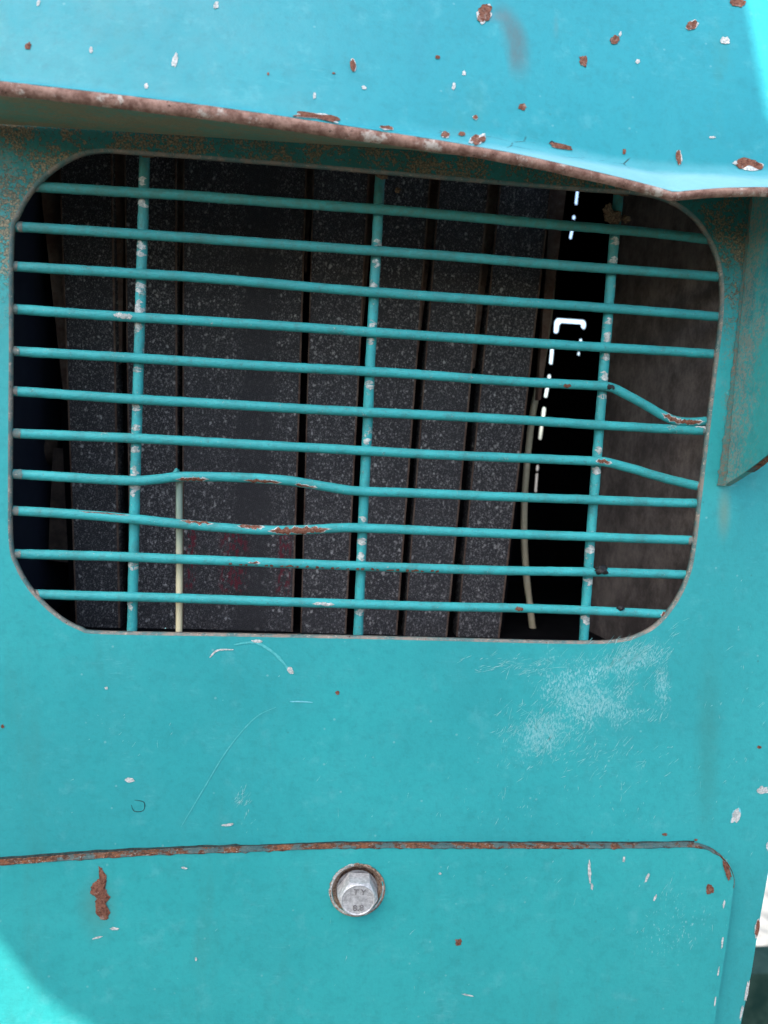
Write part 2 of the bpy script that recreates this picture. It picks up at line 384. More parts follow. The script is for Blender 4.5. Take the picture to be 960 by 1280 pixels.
def tube(pts, rad, seg=12, wob=0.0, seed=0, caps=True):
    pts = [Vector(p) for p in pts]; verts = []; faces = []; n = len(pts)
    for i, p in enumerate(pts):
        t = (pts[min(n - 1, i + 1)] - pts[max(0, i - 1)]).normalized()
        a = t.cross(Vector((0, 1, 0))).normalized(); b = a.cross(t).normalized()   # a: sideways, b: depth
        for k in range(seg):
            th = 2 * math.pi * k / seg; d = a * math.cos(th) + b * math.sin(th)
            r = rad if not callable(rad) else rad(i / (n - 1))
            if wob: r *= 1 + wob * noise.noise((p + d * .003) * 260 + Vector((seed * 7.1, 0, 0)))
            verts.append(p + d * r)
    for i in range(n - 1):
        for k in range(seg):
            faces.append((i * seg + k, i * seg + (k + 1) % seg, (i + 1) * seg + (k + 1) % seg, (i + 1) * seg + k))
    if caps: faces.append(tuple(range(seg - 1, -1, -1))); faces.append(tuple((n - 1) * seg + k for k in range(seg)))
    return verts, faces
def resample(pts, step):
    pts = [Vector(p) for p in pts]; out = [pts[0]]; acc = 0
    for a, b in zip(pts, pts[1:]):
        L = (b - a).length; s = step - acc
        while s <= L: out.append(a + (b - a) * (s / L)); s += step
        acc = (acc + L) % step
    out.append(pts[-1]); return out

# ------------------------------------------------------------------ setting
mesh('ground', [(-60, -60, 0), (60, -60, 0), (60, 60, 0), (-60, 60, 0)], [(0, 1, 2, 3)], 'ground', kind='structure')

v_, f_ = [(-12, .85, .004), (12, .85, .004), (12, 12, .004), (-12, 12, .004)], [(0, 1, 2, 3)]
mesh('path', v_, f_, 'path', kind='structure')

# ------------------------------------------------------------------ cowl
cowl = thing('machine_cowl', 'chipped turquoise sheet metal cowl with overhanging brow and rounded grille opening', 'cowl', P(480, 1330))
OPEN_PX = [(115, 190), (180, 192), (350, 205), (480, 216), (640, 230), (740, 238), (800, 242), (838, 252), (868, 272), (890, 305), (901, 342),
           (902, 390), (893, 470), (884, 545), (875, 620), (868, 680), (861, 716), (847, 748), (825, 777), (800, 793), (768, 801),
           (700, 802), (500, 797), (300, 793), (130, 790), (100, 785), (70, 768), (40, 738), (22, 708), (14, 678),
           (13, 600), (14, 450), (15, 300), (23, 268), (42, 236), (74, 207)]
opening = catmull(px2(OPEN_PX), 6, True)
TH = .003
outer = px2([(-190, -120), (-190, 700), (-190, 1400), (903, 1400), (926, 1280), (939, 1217), (951, 1142), (960, 1092), (1000, 850), (1040, 600), (1085, -40), (500, -70)])
outer_d = []
for a, b in zip(outer, outer[1:] + outer[:1]):
    for k in range(6): outer_d.append(a.lerp(b, k / 6))
front = from_bm('front_panel', sheet(outer_d, [offset_loop(opening, .0011)], 0, .0025), 'panel', cowl)
# rolled, worn rim of the opening
rv = []; rf = []; n = len(opening)
prof = [(.0011, 0.0), (.0005, .0001), (.0001, .0006), (0, .0014), (0, TH), (.004, TH)]
for off, yy in prof:
    for i, p in enumerate(offset_loop(opening, off)):
        j = noise.noise(p * 900) * .00022
        rv.append(Vector((p.x, yy, p.z)) + (Vector((j, 0, j)) if 0 < off < .001 or (off == 0 and yy < TH) else Vector((0, 0, 0))))
for r in range(len(prof) - 1):
    for i in range(n): rf.append((r * n + i, r * n + (i + 1) % n, (r + 1) * n + (i + 1) % n, (r + 1) * n + i))
mesh('opening_rim', rv, rf, 'rim', cowl, True)

# hood: lip, bent flare, steep sheet rising back
LIPD = -.048
LIP_PX = [(-150, 84), (-80, 91), (0, 101), (100, 112.5), (200, 124.5), (300, 137.5), (400, 152), (480, 164.5), (560, 177), (640, 191), (700, 204), (760, 218),
          (800, 228), (828, 235.5), (842, 239.5), (862, 238), (900, 235), (930, 234), (960, 234), (1040, 237), (1120, 243)]
lip = resample(catmull(px2(LIP_PX, LIPD), 8), .003)
NL = len(lip)
LA, LB = P(-150, 84, LIPD), P(1120, 236, LIPD)
hv = []; hf = []
rows = [0, .15, .35, .6, 1.0]
def bandw(x):
    x0, x1 = P(380, 160, LIPD).x, P(800, 220, LIPD).x
    t = max(0, min(1, (x - x0) / (x1 - x0))); return .0015 + .017 * t * t * (3 - 2 * t)
ups = [0, .004, .01, .02, .035, .055, .08, .12, .17, .24, .34]
NR = len(rows) + len(ups) - 1
def hood_pt(i, r):
    L = lip[i]; w = bandw(L.x)
    if r < len(rows):
        k = rows[r]; return L + Vector((0, .78 * w * k, w * k * (.52 + .12 * k)))
    t = ups[r - len(rows) + 1]
    base = L + Vector((0, .78 * w, w * .64))
    s = (L.x - LA.x) / (LB.x - LA.x); straight = LA.lerp(LB, s)
    keep = math.exp(-t / .045)
    z = straight.z + (base.z - straight.z) * keep; y = LIPD + (base.y - LIPD) * (keep * .6 + .4)
    bulge = .0016 * noise.noise(Vector((L.x * 9, t * 14, 3))) * (1 - math.exp(-t / .02))
    return Vector((L.x, y + t * .36 + bulge, z + t * .933))
for r in range(NR):
    for i in range(NL): hv.append(hood_pt(i, r))
for r in range(NR - 1):
    for i in range(NL - 1): hf.append((r * NL + i, r * NL + i + 1, (r + 1) * NL + i + 1, (r + 1) * NL + i))
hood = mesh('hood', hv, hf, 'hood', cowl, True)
# lip edge strip and the underside back to the front sheet
LIPB = []
for i, L in enumerate(lip):
    h = .0032 + .0012 * max(0, min(1, (P(760, 218, LIPD).x - L.x) / .12)) + .0003 * noise.noise(L * 60)
    LIPB.append(L + Vector((0, .0006, -h)))
ev = []; ef = []
for i in range(NL):
    a, b = lip[i], LIPB[i]; j = noise.noise(a * 700) * .00025
    ev += [a + Vector((0, .0006, .0002 + j)), a + Vector((0, -.0006, -.0004 + j)), a.lerp(b, .5) + Vector((0, -.0010, j)), b + Vector((0, -.0006, .0004 + j)), b + Vector((0, .0012, -.0001))]
for i in range(NL - 1):
    for k in range(4): ef.append((i * 5 + k, i * 5 + k + 1, (i + 1) * 5 + k + 1, (i + 1) * 5 + k))
mesh('lip_edge', ev, ef, 'lip', cowl, True, label='rusty brown raw edge of the brow')
R0, R1 = P(-150, 146), P(1120, 226)
uv = []; uf = []; NU = 7
for i in range(NL):
    b = LIPB[i]; s = (b.x - R0.x) / (R1.x - R0.x); rt = R0.lerp(R1, s)
    root = Vector((b.x, -.0004, max(rt.z, b.z - .02)))
    for k in range(NU):
        t = k / (NU - 1); p = (b + Vector((0, .0011, 0))).lerp(root, t); p.z += .0012 * noise.noise(p * 60) * math.sin(t * math.pi); uv.append(p)
for i in range(NL - 1):
    for k in range(NU - 1): uf.append((i * NU + k, i * NU + k + 1, (i + 1) * NU + k + 1, (i + 1) * NU + k))
mesh('brow_underside', uv, uf, 'under', cowl, True)

# gusset plate at the right, perpendicular to the sheet
gA, gB = P(944, 205, -.0005), P(904, 607, -.0005)
gC = P(966, 552, -.043); gD = P(1013, 250, -.043)
gC.x = gB.x + .0015; gD.x = gA.x + .001
gw = Vector((.0035, 0, 0))
gpts = [gA, gB]
for k in range(1, 9): gpts.append(gB.lerp(gC, k / 8) + Vector((0, 0, -.0012 * math.sin(k / 8 * math.pi))))
gpts.append(gD); ng = len(gpts)
mesh('gusset', gpts + [p + gw for p in gpts], [tuple(range(ng)), tuple(range(2 * ng - 1, ng - 1, -1))] +
     [(i, (i + 1) % ng, ng + (i + 1) % ng, ng + i) for i in range(ng)], 'gusset', cowl)
# rusty raw lower edge of the gusset
er = []; ef = []
N = 24
for k in range(N):
    t = .42 + .58 * k / (N - 1); p = gB.lerp(gC, t) + Vector((0, 0, -.0012 * math.sin(t * math.pi)))
    q = Vector((0, -.0004, -.0004)); j = noise.noise(p * 600) * .0004
    er += [p + q + Vector((-.0002, 0, 0)), p + q + gw + Vector((.0002 - abs(j), 0, 0))]
for k in range(N - 1): ef.append((2 * k, 2 * k + 1, 2 * k + 3, 2 * k + 2))
mesh('rusty_edge', er, ef, 'edge_rust', cowl)
# dirty fillet in the corner between gusset and sheet
wv = []; wf = []; N = 90
for k in range(N):
    p = gA.lerp(gB, k / (N - 1)); r = .0005 + .0012 * max(0, noise.noise(Vector((k * .31, 4, 1)))) + .0016 * (k / N) ** 3 * (1 + noise.noise(Vector((k * .7, 9, 1))))
    wv += [p + Vector((-r * 1.5, -.0001, 0)), p + Vector((-r * .55, -r * .5, 0)), p + Vector((-.0001, -r * 1.3, 0))]
for k in range(N - 1):
    for j in range(2): wf.append((3 * k + j, 3 * k + j + 1, 3 * k + j + 4, 3 * k + j + 3))
M['fillet'] = paint('grimy_weld_fillet', (.03, .16, .15), (.07, .12, .09), extra=lambda t, c: t.mix(t.step(t.noise(500, 5, .8), .42, .62), c, t.mix(t.noise(900, 3), (.05, .035, .022), (.22, .18, .13))), rough=.8)
mesh('weld_fillet', wv, wf, 'fillet', cowl, True)

# inside of the cowl: dark side walls, floor and roof behind the front sheet
xl, xr = P(-60, 560, .0).x, P(935, 560, .0).x + .012
zb, zt = P(480, 860).z, P(480, 170).z + .03
def boxv(x0, x1, y0, y1, z0, z1):
    v = [(x0, y0, z0), (x1, y0, z0), (x1, y1, z0), (x0, y1, z0), (x0, y0, z1), (x1, y0, z1), (x1, y1, z1), (x0, y1, z1)]
    return v, [(0, 3, 2, 1), (4, 5, 6, 7), (0, 1, 5, 4), (1, 2, 6, 5), (2, 3, 7, 6), (3, 0, 4, 7)]
ztb = 1.30
def wall(x0, x1, ztop, mat, yf=.004):
    pr = [(yf, zb - .004), (.335, zb - .004), (.335, ztb), (.05 if ztop < 1.25 else .014, ztb), (yf, ztop)] if yf < .1 else [(yf, zb - .004), (.335, zb - .004), (.335, ztb), (yf, ztb)]; k = len(pr)
    v = [(x0, a, b) for a, b in pr] + [(x1, a, b) for a, b in pr]
    return mesh('side_wall', v, [tuple(range(k)), tuple(range(2 * k - 1, k - 1, -1))] + [(i, k + i, k + (i + 1) % k, (i + 1) % k) for i in range(k)], mat, cowl)
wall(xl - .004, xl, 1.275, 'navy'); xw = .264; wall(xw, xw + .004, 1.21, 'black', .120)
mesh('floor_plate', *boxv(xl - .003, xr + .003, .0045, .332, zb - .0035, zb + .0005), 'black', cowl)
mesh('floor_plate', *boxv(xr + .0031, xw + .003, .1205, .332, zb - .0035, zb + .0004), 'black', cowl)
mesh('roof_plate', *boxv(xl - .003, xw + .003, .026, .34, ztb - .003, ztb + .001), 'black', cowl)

# ------------------------------------------------------------------ paint chips
def chip(parent, px, py, rx, ry, ang=0, mat='rust', rim=None, y=-.00025, seed=0, on=None, jag=.26, name='paint_chip'):
    """irregular flake where the coat is gone; rim = surrounding ring of exposed pale primer"""
    rnd = random.Random(seed * 131 + int(px * 7 + py)); a0 = math.radians(ang); n = 40
    def make(sc, mt, lift, nm, salt):
        ph = rnd.random() * 50; vs_ = []; pts = []
        for k in range(n):
            th = 2 * math.pi * k / n
            r = 1 + jag * 1.5 * noise.noise(Vector((math.cos(th) * 1.4 + ph, math.sin(th) * 1.4, salt))) + jag * .8 * noise.noise(Vector((math.cos(th) * 3 + ph, math.sin(th) * 3, salt))) + jag * .35 * noise.noise(Vector((math.cos(th) * 10 + ph, math.sin(th) * 10, salt)))
            ex, ey = rx * sc[0] * r * math.cos(th), ry * sc[1] * r * math.sin(th)
            pts.append((px + ex * math.cos(a0) - ey * math.sin(a0), py + ex * math.sin(a0) + ey * math.cos(a0)))
        ox, oy = (rnd.uniform(-.7, .7), rnd.uniform(-.7, .7)) if salt == 3 else (0, 0)
        vs_ = [place(a + ox, b + oy, lift) for a, b in [(px, py)] + pts]
        return mesh(nm, vs_, [(0, 1 + k, 1 + (k + 1) % n) for k in range(n)], mt, parent)
    def place(a, b, lift):
        if on == 'hood':                    # walk the ray of that spot onto the hood sheet
            d = (FW + RT * ((a - 480) / F) - UP * ((b - 640) / F)).normalized()
            hit, loc, nor, _ = hood.ray_cast(CAM, d)
            if not hit: return P(a, b, -.03)
            if nor.dot(d) > 0: nor = -nor
            return loc + nor * (lift - y)
        return P(a, b, y - lift)
    if rim and (rx + ry > 11 or seed % 3 == 0): make((1.0 + .35 / rx, 1.0 + .35 / ry), rim, 0.0, name, 3)
    return make((1, 1), mat, .0001 if rim else 0.0, 'rust_spot' if mat == 'rust' else name, 9)
bpy.context.view_layer.update()
for i, (a, b, rx, ry, an, mt, rim) in enumerate([
    (605, 17, 8, 12, 18, 'rust', 'primer'), (768, 50, 6, 5, 0, 'rust', 'primer'), (729, 77, 5.5, 7, -10, 'rust', None), (864, 32, 7, 5, -30, 'rust', 'primer'),
    (906, 51, 6, 4.5, 15, 'primer', None), (921, 3, 10, 6, 5, 'rust', None), (653, 134, 5, 4, 0, 'rust', None), (35, 58, 3.5, 5, 30, 'rust', None),
    (219, 76, 3, 9, 15, 'primer', None), (441, 82, 3.5, 7, -8, 'rust', 'primer'), (270, 7, 3, 5, 20, 'primer', None), (183, 108, 2.6, 3, 0, 'primer', None),
    (567, 108, 2, 5, 10, 'primer', None), (580, 92, 2.3, 3, 0, 'primer', None), (547, 72, 3, 2.3, 0, 'rust', 'primer'), (594, 147, 3, 2.5, 0, 'rust', 'primer'),
    (797, 77, 2.6, 3, 0, 'primer', None), (393, 120, 1.8, 4, 5, 'primer', None), (114, 63, 2.2, 4, 0, 'primer', None), (335, 93, 1.5, 2, 0, 'rust', None),
    (455, 110, 3, 2.2, 30, 'primer', None), (417, 92, 2, 1.2, 0, 'rust', None), (48, 4, 2, 4, 20, 'primer', None), (775, 43, 1.5, 3, 20, 'primer', None),
    (700, 183, 15, 3.4, 12, 'rust', None), (690, 179, 3, 2.6, 0, 'gunk', None), (848, 197, 3.2, 9, -5, 'rust', 'primer'), (935, 206, 17, 6.5, 8, 'rust', 'primer'),
    (780, 190, 2, 4, 0, 'rust', None), (597, 175, 10, 6, -15, 'rust', 'primer'), (556, 169, 5, 4, 0, 'rust', 'primer'), (577, 168, 4, 3, 0, 'rust', 'primer'), (395, 148, 26, 6.5, 8, 'rust', 'primer'),
    (483, 160, 8, 2.5, 6, 'rust', 'primer'), (890, 172, 4, 1.5, 0, 'primer', None)]):
    chip(hood, a, b, rx, ry, an, mt, rim, on='hood', seed=i)
for i, (a, b, rx, ry, an, mt, rim) in enumerate([
    (162, 975, 6, 2.8, 5, 'primer', None), (422, 866, 2.6, 2.6, 0, 'rust', None), (322, 801.5, 7, 2, 2, 'primer', None),
    (920, 1020, 5.5, 9, 22, 'primer', 'scratch'), (953, 988, 7, 5, 0, 'primer', None), (949, 934, 2.6, 2, 0, 'rust', None), (3, 908, 2, 2.5, 0, 'rust', None),
    (831, 1043, 3, 2, 0, 'rust', None), (284, 1031, 8, 1.6, -8, 'primer', None), (961, 1058, 3, 6, 0, 'primer', None), (870, 1050, 2, 1.6, 0, 'rust', None),
    (133, 860, 2, 1.6, 0, 'primer', None), (363, 838, 3, 5, -30, 'primer', None), (947, 1160, 2.3, 11, 8, 'rust', 'primer'), (934, 1238, 1.8, 14, 11, 'primer', None), (927, 1266, 1.5, 10, 11, 'primer', None)]):
    chip(front, a, b, rx, ry, an, mt, rim, seed=i + 60)
# drawn-out scratches: thin ribbons of exposed paler coat
def ribbon(parent, pts, w, mat, y=-.0002, name='scratch'):
    p3 = catmull(px2(pts, y), 10); vv = []; ff = []
    for i, p in enumerate(p3):
        t = (p3[min(len(p3) - 1, i + 1)] - p3[max(0, i - 1)]).normalized(); s = Vector((t.z, 0, -t.x))
        f = i / (len(p3) - 1); ww = w * PX * (.25 + .75 * math.sin(f * math.pi) ** .6) * (.75 + .8 * abs(noise.noise(p * 420)))
        vv += [p + s * ww, p - s * ww]
    for i in range(len(p3) - 1): ff.append((2 * i, 2 * i + 1, 2 * i + 3, 2 * i + 2))
    return mesh(name, vv, ff, mat, parent)
M['faint'] = flat('faint_scratch', (.05, .37, .36), (.10, .45, .45), 400)
ribbon(front, [(262, 822), (272, 813), (292, 812)], 1.2, 'primer')
ribbon(front, [(292, 806), (318, 803), (338, 813), (352, 826), (363, 840)], 2.0, 'faint')
ribbon(front, [(345, 884), (318, 898), (285, 936), (255, 985), (226, 1034)], .75, 'faint')
ribbon(front, [(362, 877), (376, 877), (391, 878)], 1.0, 'scratch')
ribbon(front, [(168, 1000), (180, 1003), (179, 1013), (168, 1014), (164, 1006)], .5, 'gunk')
ribbon(front, [(640, 878), (690, 905), (700, 860)], .5, 'faint')
ribbon(front, [(805, 810), (770, 845), (735, 890)], .6, 'faint')
ribbon(front, [(815, 800), (790, 822), (776, 848)], .6, 'faint')

def scuff_strokes(parent, areas, mat, seed, y=-.00015):
    rnd = random.Random(seed); vv = []; ff = []
    for (cx, cy, sx, sy, ang, spread, cnt, ln) in areas:
        for _ in range(cnt):
            u, w = rnd.gauss(0, .5), rnd.gauss(0, .5); A = math.radians(spread)
            px = cx + u * sx * math.cos(A) - w * sy * math.sin(A); py = cy + u * sx * math.sin(A) + w * sy * math.cos(A)
            if noise.noise(Vector((px * .03, py * .03, seed))) < -.12: continue
            a = math.radians(ang + rnd.gauss(0, 17)); L = ln * rnd.lognormvariate(0, .55) * .5; wd = rnd.uniform(.10, .34); cur = rnd.uniform(-.12, .12)
            b0 = len(vv); K = 4
            for k in range(K + 1):
                f = k / K * 2 - 1; aa = a + cur * f
                qx, qy = px + f * L * math.cos(aa), py + f * L * math.sin(aa); ww = wd * (1 - f * f * .85) * rnd.uniform(.5, 1.3)
                vv += [P(qx - ww * math.sin(a), qy + ww * math.cos(a), y), P(qx + ww * math.sin(a), qy - ww * math.cos(a), y)]
            ff += [(b0 + 2 * k, b0 + 2 * k + 1, b0 + 2 * k + 3, b0 + 2 * k + 2) for k in range(K)]
    return mesh('scuff_marks', vv, ff, mat, parent, kind='stuff')
M['scuff'] = flat('chalky_scuff', (.10, .42, .40), (.34, .60, .58), 600)
scuff_strokes(front, [(735, 865, 85, 55, -52, -25, 420, 9), (670, 920, 45, 40, -58, 20, 200, 9), (790, 825, 60, 22, -48, -35, 150, 14), (828, 850, 12, 45, -60, 5, 90, 5),
                      (640, 832, 60, 14, -20, 0, 90, 8), (750, 940, 110, 40, -50, 0, 130, 7), (820, 905, 20, 30, -50, 0, 45, 6)], 'scuff', 3)
scuff_strokes(front, [(300, 1003, 12, 24, -60, -15, 90, 5), (700, 1010, 200, 40, -70, 0, 80, 5), (480, 930, 420, 110, -60, 0, 40, 4), (930, 900, 50, 150, -65, 0, 50, 6), (110, 930, 120, 130, -50, 0, 25, 4)], 'scuff', 4)

# ------------------------------------------------------------------ access cover
CY = -.0048
cover = thing('access_cover', 'turquoise flat cover plate with rusty top edge and rounded corner below the grille', 'cover', P(480, 1340))
top = [(-190, 1091), (-100, 1087), (0, 1081), (100, 1074), (200, 1068), (320, 1064), (430, 1060), (560, 1060), (700, 1060), (800, 1060), (868, 1059), (893, 1066), (909, 1079), (917, 1096), (917, 1110)]
loop = catmull(px2(top, CY), 8) + px2([(908, 1180), (899, 1240), (891, 1290), (878, 1380), (-190, 1380)], CY)
hc = P(446.5, 1112, CY); HR = .0124
hole = [hc + Vector((math.cos(a) * HR * (1 + .03 * noise.noise(Vector((math.cos(a) * 2, math.sin(a) * 2, 1)))), 0, math.sin(a) * HR)) for a in [2 * math.pi * k / 40 for k in range(40)]]
bm = sheet(loop, [hole], CY, -.0006)
plate = from_bm('plate', bm, 'cover', cover)
scuff_strokes(plate, [(830, 1140, 50, 55, -70, 0, 60, 4), (500, 1180, 420, 80, -60, 0, 40, 4), (610, 1100, 200, 20, -50, 0, 20, 4)], 'scuff', 6, CY - .00015)
# rusty top edge: narrow strip lying on the edge face
tl = resample(catmull(px2(top, CY), 8), .0022); vv = []; ff = []
for i, p in enumerate(tl):
    t = (tl[min(len(tl) - 1, i + 1)] - tl[max(0, i - 1)]).normalized(); nrm = Vector((-t.z, 0, t.x))
    if nrm.z < 0 and i < len(tl) - 8: nrm = -nrm
    j = noise.noise(p * 380) * .0005 + noise.noise(p * 1300) * .0003
    lowr = p + Vector((0, -.0002, 0)) - nrm * max(0.0001, .0002 + j * 1.8)
    vv += [lowr, p + Vector((0, -.00035, 0)) + nrm * .0001, p + nrm * (.0005 + j * .4) + Vector((0, .0012, 0)), p + nrm * (.0005 + j * .5) + Vector((0, .0040, 0))]
for i in range(len(tl) - 1):
    for k in range(3): ff.append((4 * i + k, 4 * i + k + 1, 4 * i + 5 + k, 4 * i + 4 + k))
mesh('rusty_edge', vv, ff, 'edge_rust', cover, False, label='rusty flaking top edge of the cover')
chip(plate, 909, 1089, 3.4, 12, -18, 'rust', None, CY - .0005, 5)
chip(plate, 887, 1112, 5, 6, 0, 'rust', None, CY - .0002, 6)
chip(plate, 573, 1178, 4, 5, 0, 'rust', 'primer', CY - .0002, 7)
gl = resample(catmull([P(a, b - 7.2, -.0003) for a, b in top[:-4]], 8), .002); vv = []; ff = []  # dark ribbon painting the gap's shadow above the cover
for i, p in enumerate(gl):
    w = (.0006 + .0004 * noise.noise(p * 120)) * (1.5 if p.x < P(300, 1065).x else .7); vv += [p + Vector((0, 0, w + .0001 * noise.noise(p * 900))), p - Vector((0, 0, .003))]
for i in range(len(gl) - 1): ff.append((2 * i, 2 * i + 1, 2 * i + 3, 2 * i + 2))
M['gap_shadow'] = flat('dark_gap_shadow', (.012, .03, .03), (.05, .07, .06), 500, .9)
mesh('gap_shadow_strip', vv, ff, 'gap_shadow', cover)
# long rust blister
bl = [(124, 1084), (127, 1094), (120, 1102), (114, 1108), (113, 1116), (120, 1122), (119, 1134), (124, 1148), (133, 1150), (137, 1140), (132, 1130), (138, 1122), (132, 1112), (134, 1100), (131, 1090)]
bp = catmull(px2(bl, CY - .0002), 6, True); c0 = P(126, 1118, CY - .0008)
bp = [p + Vector((noise.noise(p * 1500), 0, noise.noise(p * 1500 + Vector((5, 5, 5))))) * .0009 for p in bp]
vv = [c0] + [p.lerp(c0, .45) + Vector((0, -.0004, 0)) for p in bp] + bp; nb = len(bp); ff = []
for k in range(nb): ff += [(0, 1 + k, 1 + (k + 1) % nb), (1 + k, 1 + nb + k, 1 + nb + (k + 1) % nb, 1 + (k + 1) % nb)]
mesh('rust_blister', vv, ff, 'rust', plate)
for a, b, rx, ry, an in [(737, 1090, 2, 13, -2), (780, 1074, 1.5, 4, 10), (809, 1097, 1.6, 6, 25), (819, 1122, 1.4, 4, 20), (143, 1161, 5, 2, 5), (122, 1172, 6, 1.2, -15), (230, 1085, 4, 1.3, 8),
                         (585, 1244, 7, 1, 12), (245, 1199, 1.3, 2.6, 0), (740, 1108, 1.5, 4, 0), (905, 1130, 1.2, 5, 8), (903, 1178, 1.2, 7, 8), (898, 1215, 1, 6, 8), (894, 1252, 1, 7, 8), (550, 1092, 1.6, 1.4, 0)]:
    chip(plate, a, b, rx, ry, an, 'primer', None, CY - .0002, 8)

# ------------------------------------------------------------------ bolt in its hole
bc = P(447.5, 1125, -.0115)
bolt = thing('hex_bolt', 'dull grey hexagon bolt stamped 8.8 in the middle of the cover plate', 'bolt', Vector((bc.x, -.0008, bc.z)))
tilt = Matrix.Rotation(math.radians(4), 3, 'X') @ Matrix.Rotation(math.radians(3), 3, 'Y')
def B(x, yy, z): return Vector((bc.x, bc.y, bc.z)) + tilt @ Vector((x, yy, z))
hexr = .0098; vv = []; ff = []; n = 48
def ring(fn): 
    for k in range(n): vv.append(fn(2 * math.pi * k / n))
def hexrad(a): 
    a = (a + math.radians(0)) % (math.pi / 3); return hexr * math.cos(math.pi / 6) / math.cos(a - math.pi / 6)
rc = hexr * .83
prof = [(lambda a: B(rc * .55 * math.cos(a), .0003, rc * .55 * math.sin(a))), (lambda a: B(rc * .92 * math.cos(a), .0001, rc * .92 * math.sin(a))), (lambda a: B(rc * .97 * math.cos(a), -.0003, rc * .97 * math.sin(a))),
        (lambda a: B(rc * math.cos(a), 0, rc * math.sin(a))),
        (lambda a: B(hexrad(a) * math.cos(a), max(.0002, (hexrad(a) - rc) * .6), hexrad(a) * math.sin(a))),
        (lambda a: B(hexrad(a) * 1.0 * math.cos(a), .0085, hexrad(a) * math.sin(a)))]
for f in prof: ring(f)
vv.append(B(0, .0003, 0)); ci = len(vv) - 1
for r in range(len(prof) - 1):
    for k in range(n): ff.append((r * n + k, r * n + (k + 1) % n, (r + 1) * n + (k + 1) % n, (r + 1) * n + k))
for k in range(n): ff.append((ci, (k + 1) % n, k))
head = mesh('head', vv, ff, 'steel', bolt)
def stamp(txt, cx, cz, size, ang=0):
    cu = bpy.data.curves.new('stamp', 'FONT'); cu.body = txt; cu.size = size; cu.align_x = 'CENTER'; cu.align_y = 'CENTER'; cu.extrude = .00012; cu.offset = .00008
    o = bpy.data.objects.new('stamp_tmp', cu); COL.objects.link(o); bpy.context.view_layer.update()
    me = bpy.data.meshes.new_from_object(o.evaluated_get(bpy.context.evaluated_depsgraph_get())); bpy.data.objects.remove(o)
    me.name = 'stamped_lettering'; a = math.radians(ang)
    for v in me.vertices:
        x, z, d = v.co.x, v.co.y, v.co.z
        v.co = B(cx + x * math.cos(a) - z * math.sin(a), .0001 - d, cz + x * math.sin(a) + z * math.cos(a))
    me.materials.clear(); me.materials.append(M['steel_dark'])
    return link_obj('stamped_lettering', me, head)
stamp('8.8', .0006, -.0044, .0044, 4)
stamp('T Y', .0004, .0040, .0040, 0)
# crusty ring and floor of the counterbore
def annulus(name, c, r0, r1, y0, y1, mat, parent, a0=0, a1=360, seed=0, jag=.3):
    vv = []; ff = []; n = 60; R = 5
    for k in range(n + 1):
        a = math.radians(a0 + (a1 - a0) * k / n); ct, st = math.cos(a), math.sin(a)
        for j in range(R):
            t = j / (R - 1); rr = r0 + (r1 - r0) * t
            e = noise.noise(Vector((ct * 5, st * 5, j * .8 + seed))) + .6 * noise.noise(Vector((ct * 14, st * 14, j * 1.3 + seed)))
            rr += e * (r1 - r0) * jag * (1 if j else 0); yy = y0 + (y1 - y0) * t - abs(e) * .0005 * math.sin(t * math.pi)
            vv.append(Vector((c.x + ct * rr, yy, c.z + st * rr)))
    for k in range(n):
        for j in range(R - 1): ff.append((k * R + j, k * R + j + 1, (k + 1) * R + j + 1, (k + 1) * R + j))
    return mesh(name, vv, ff, mat, parent, True)
annulus('counterbore_wall', hc, HR * 1.10, HR * .74, CY - .0006, -.0010, 'scale', cover, seed=2, jag=.16)
M['scale_dark'] = flat('dark_packed_rust', (.03, .016, .010), (.14, .075, .045), 700, .95, bumpd=.001)
annulus('counterbore_floor', hc, .0005, HR * 1.0, -.0016, -.0016, 'scale_dark', cover, seed=5, jag=0)
annulus('washer', Vector((bc.x, 0, bc.z)), .0, .0102, -.0030, -.0030, 'steel_dark', bolt, jag=0)
annulus('bare_ring', hc, HR * 1.0, HR * 1.10, CY - .0003, CY - .0003, 'scale', cover, 20, 200, 4, .6)
annulus('bare_ring', hc, HR * 1.0, HR * 1.09, CY - .00035, CY - .00035, 'primer', cover, 100, 250, 7, .7)
annulus('bare_ring', hc, HR * 1.0, HR * 1.05, CY - .0003, CY - .0003, 'primer', cover, 290, 370, 9, .7)

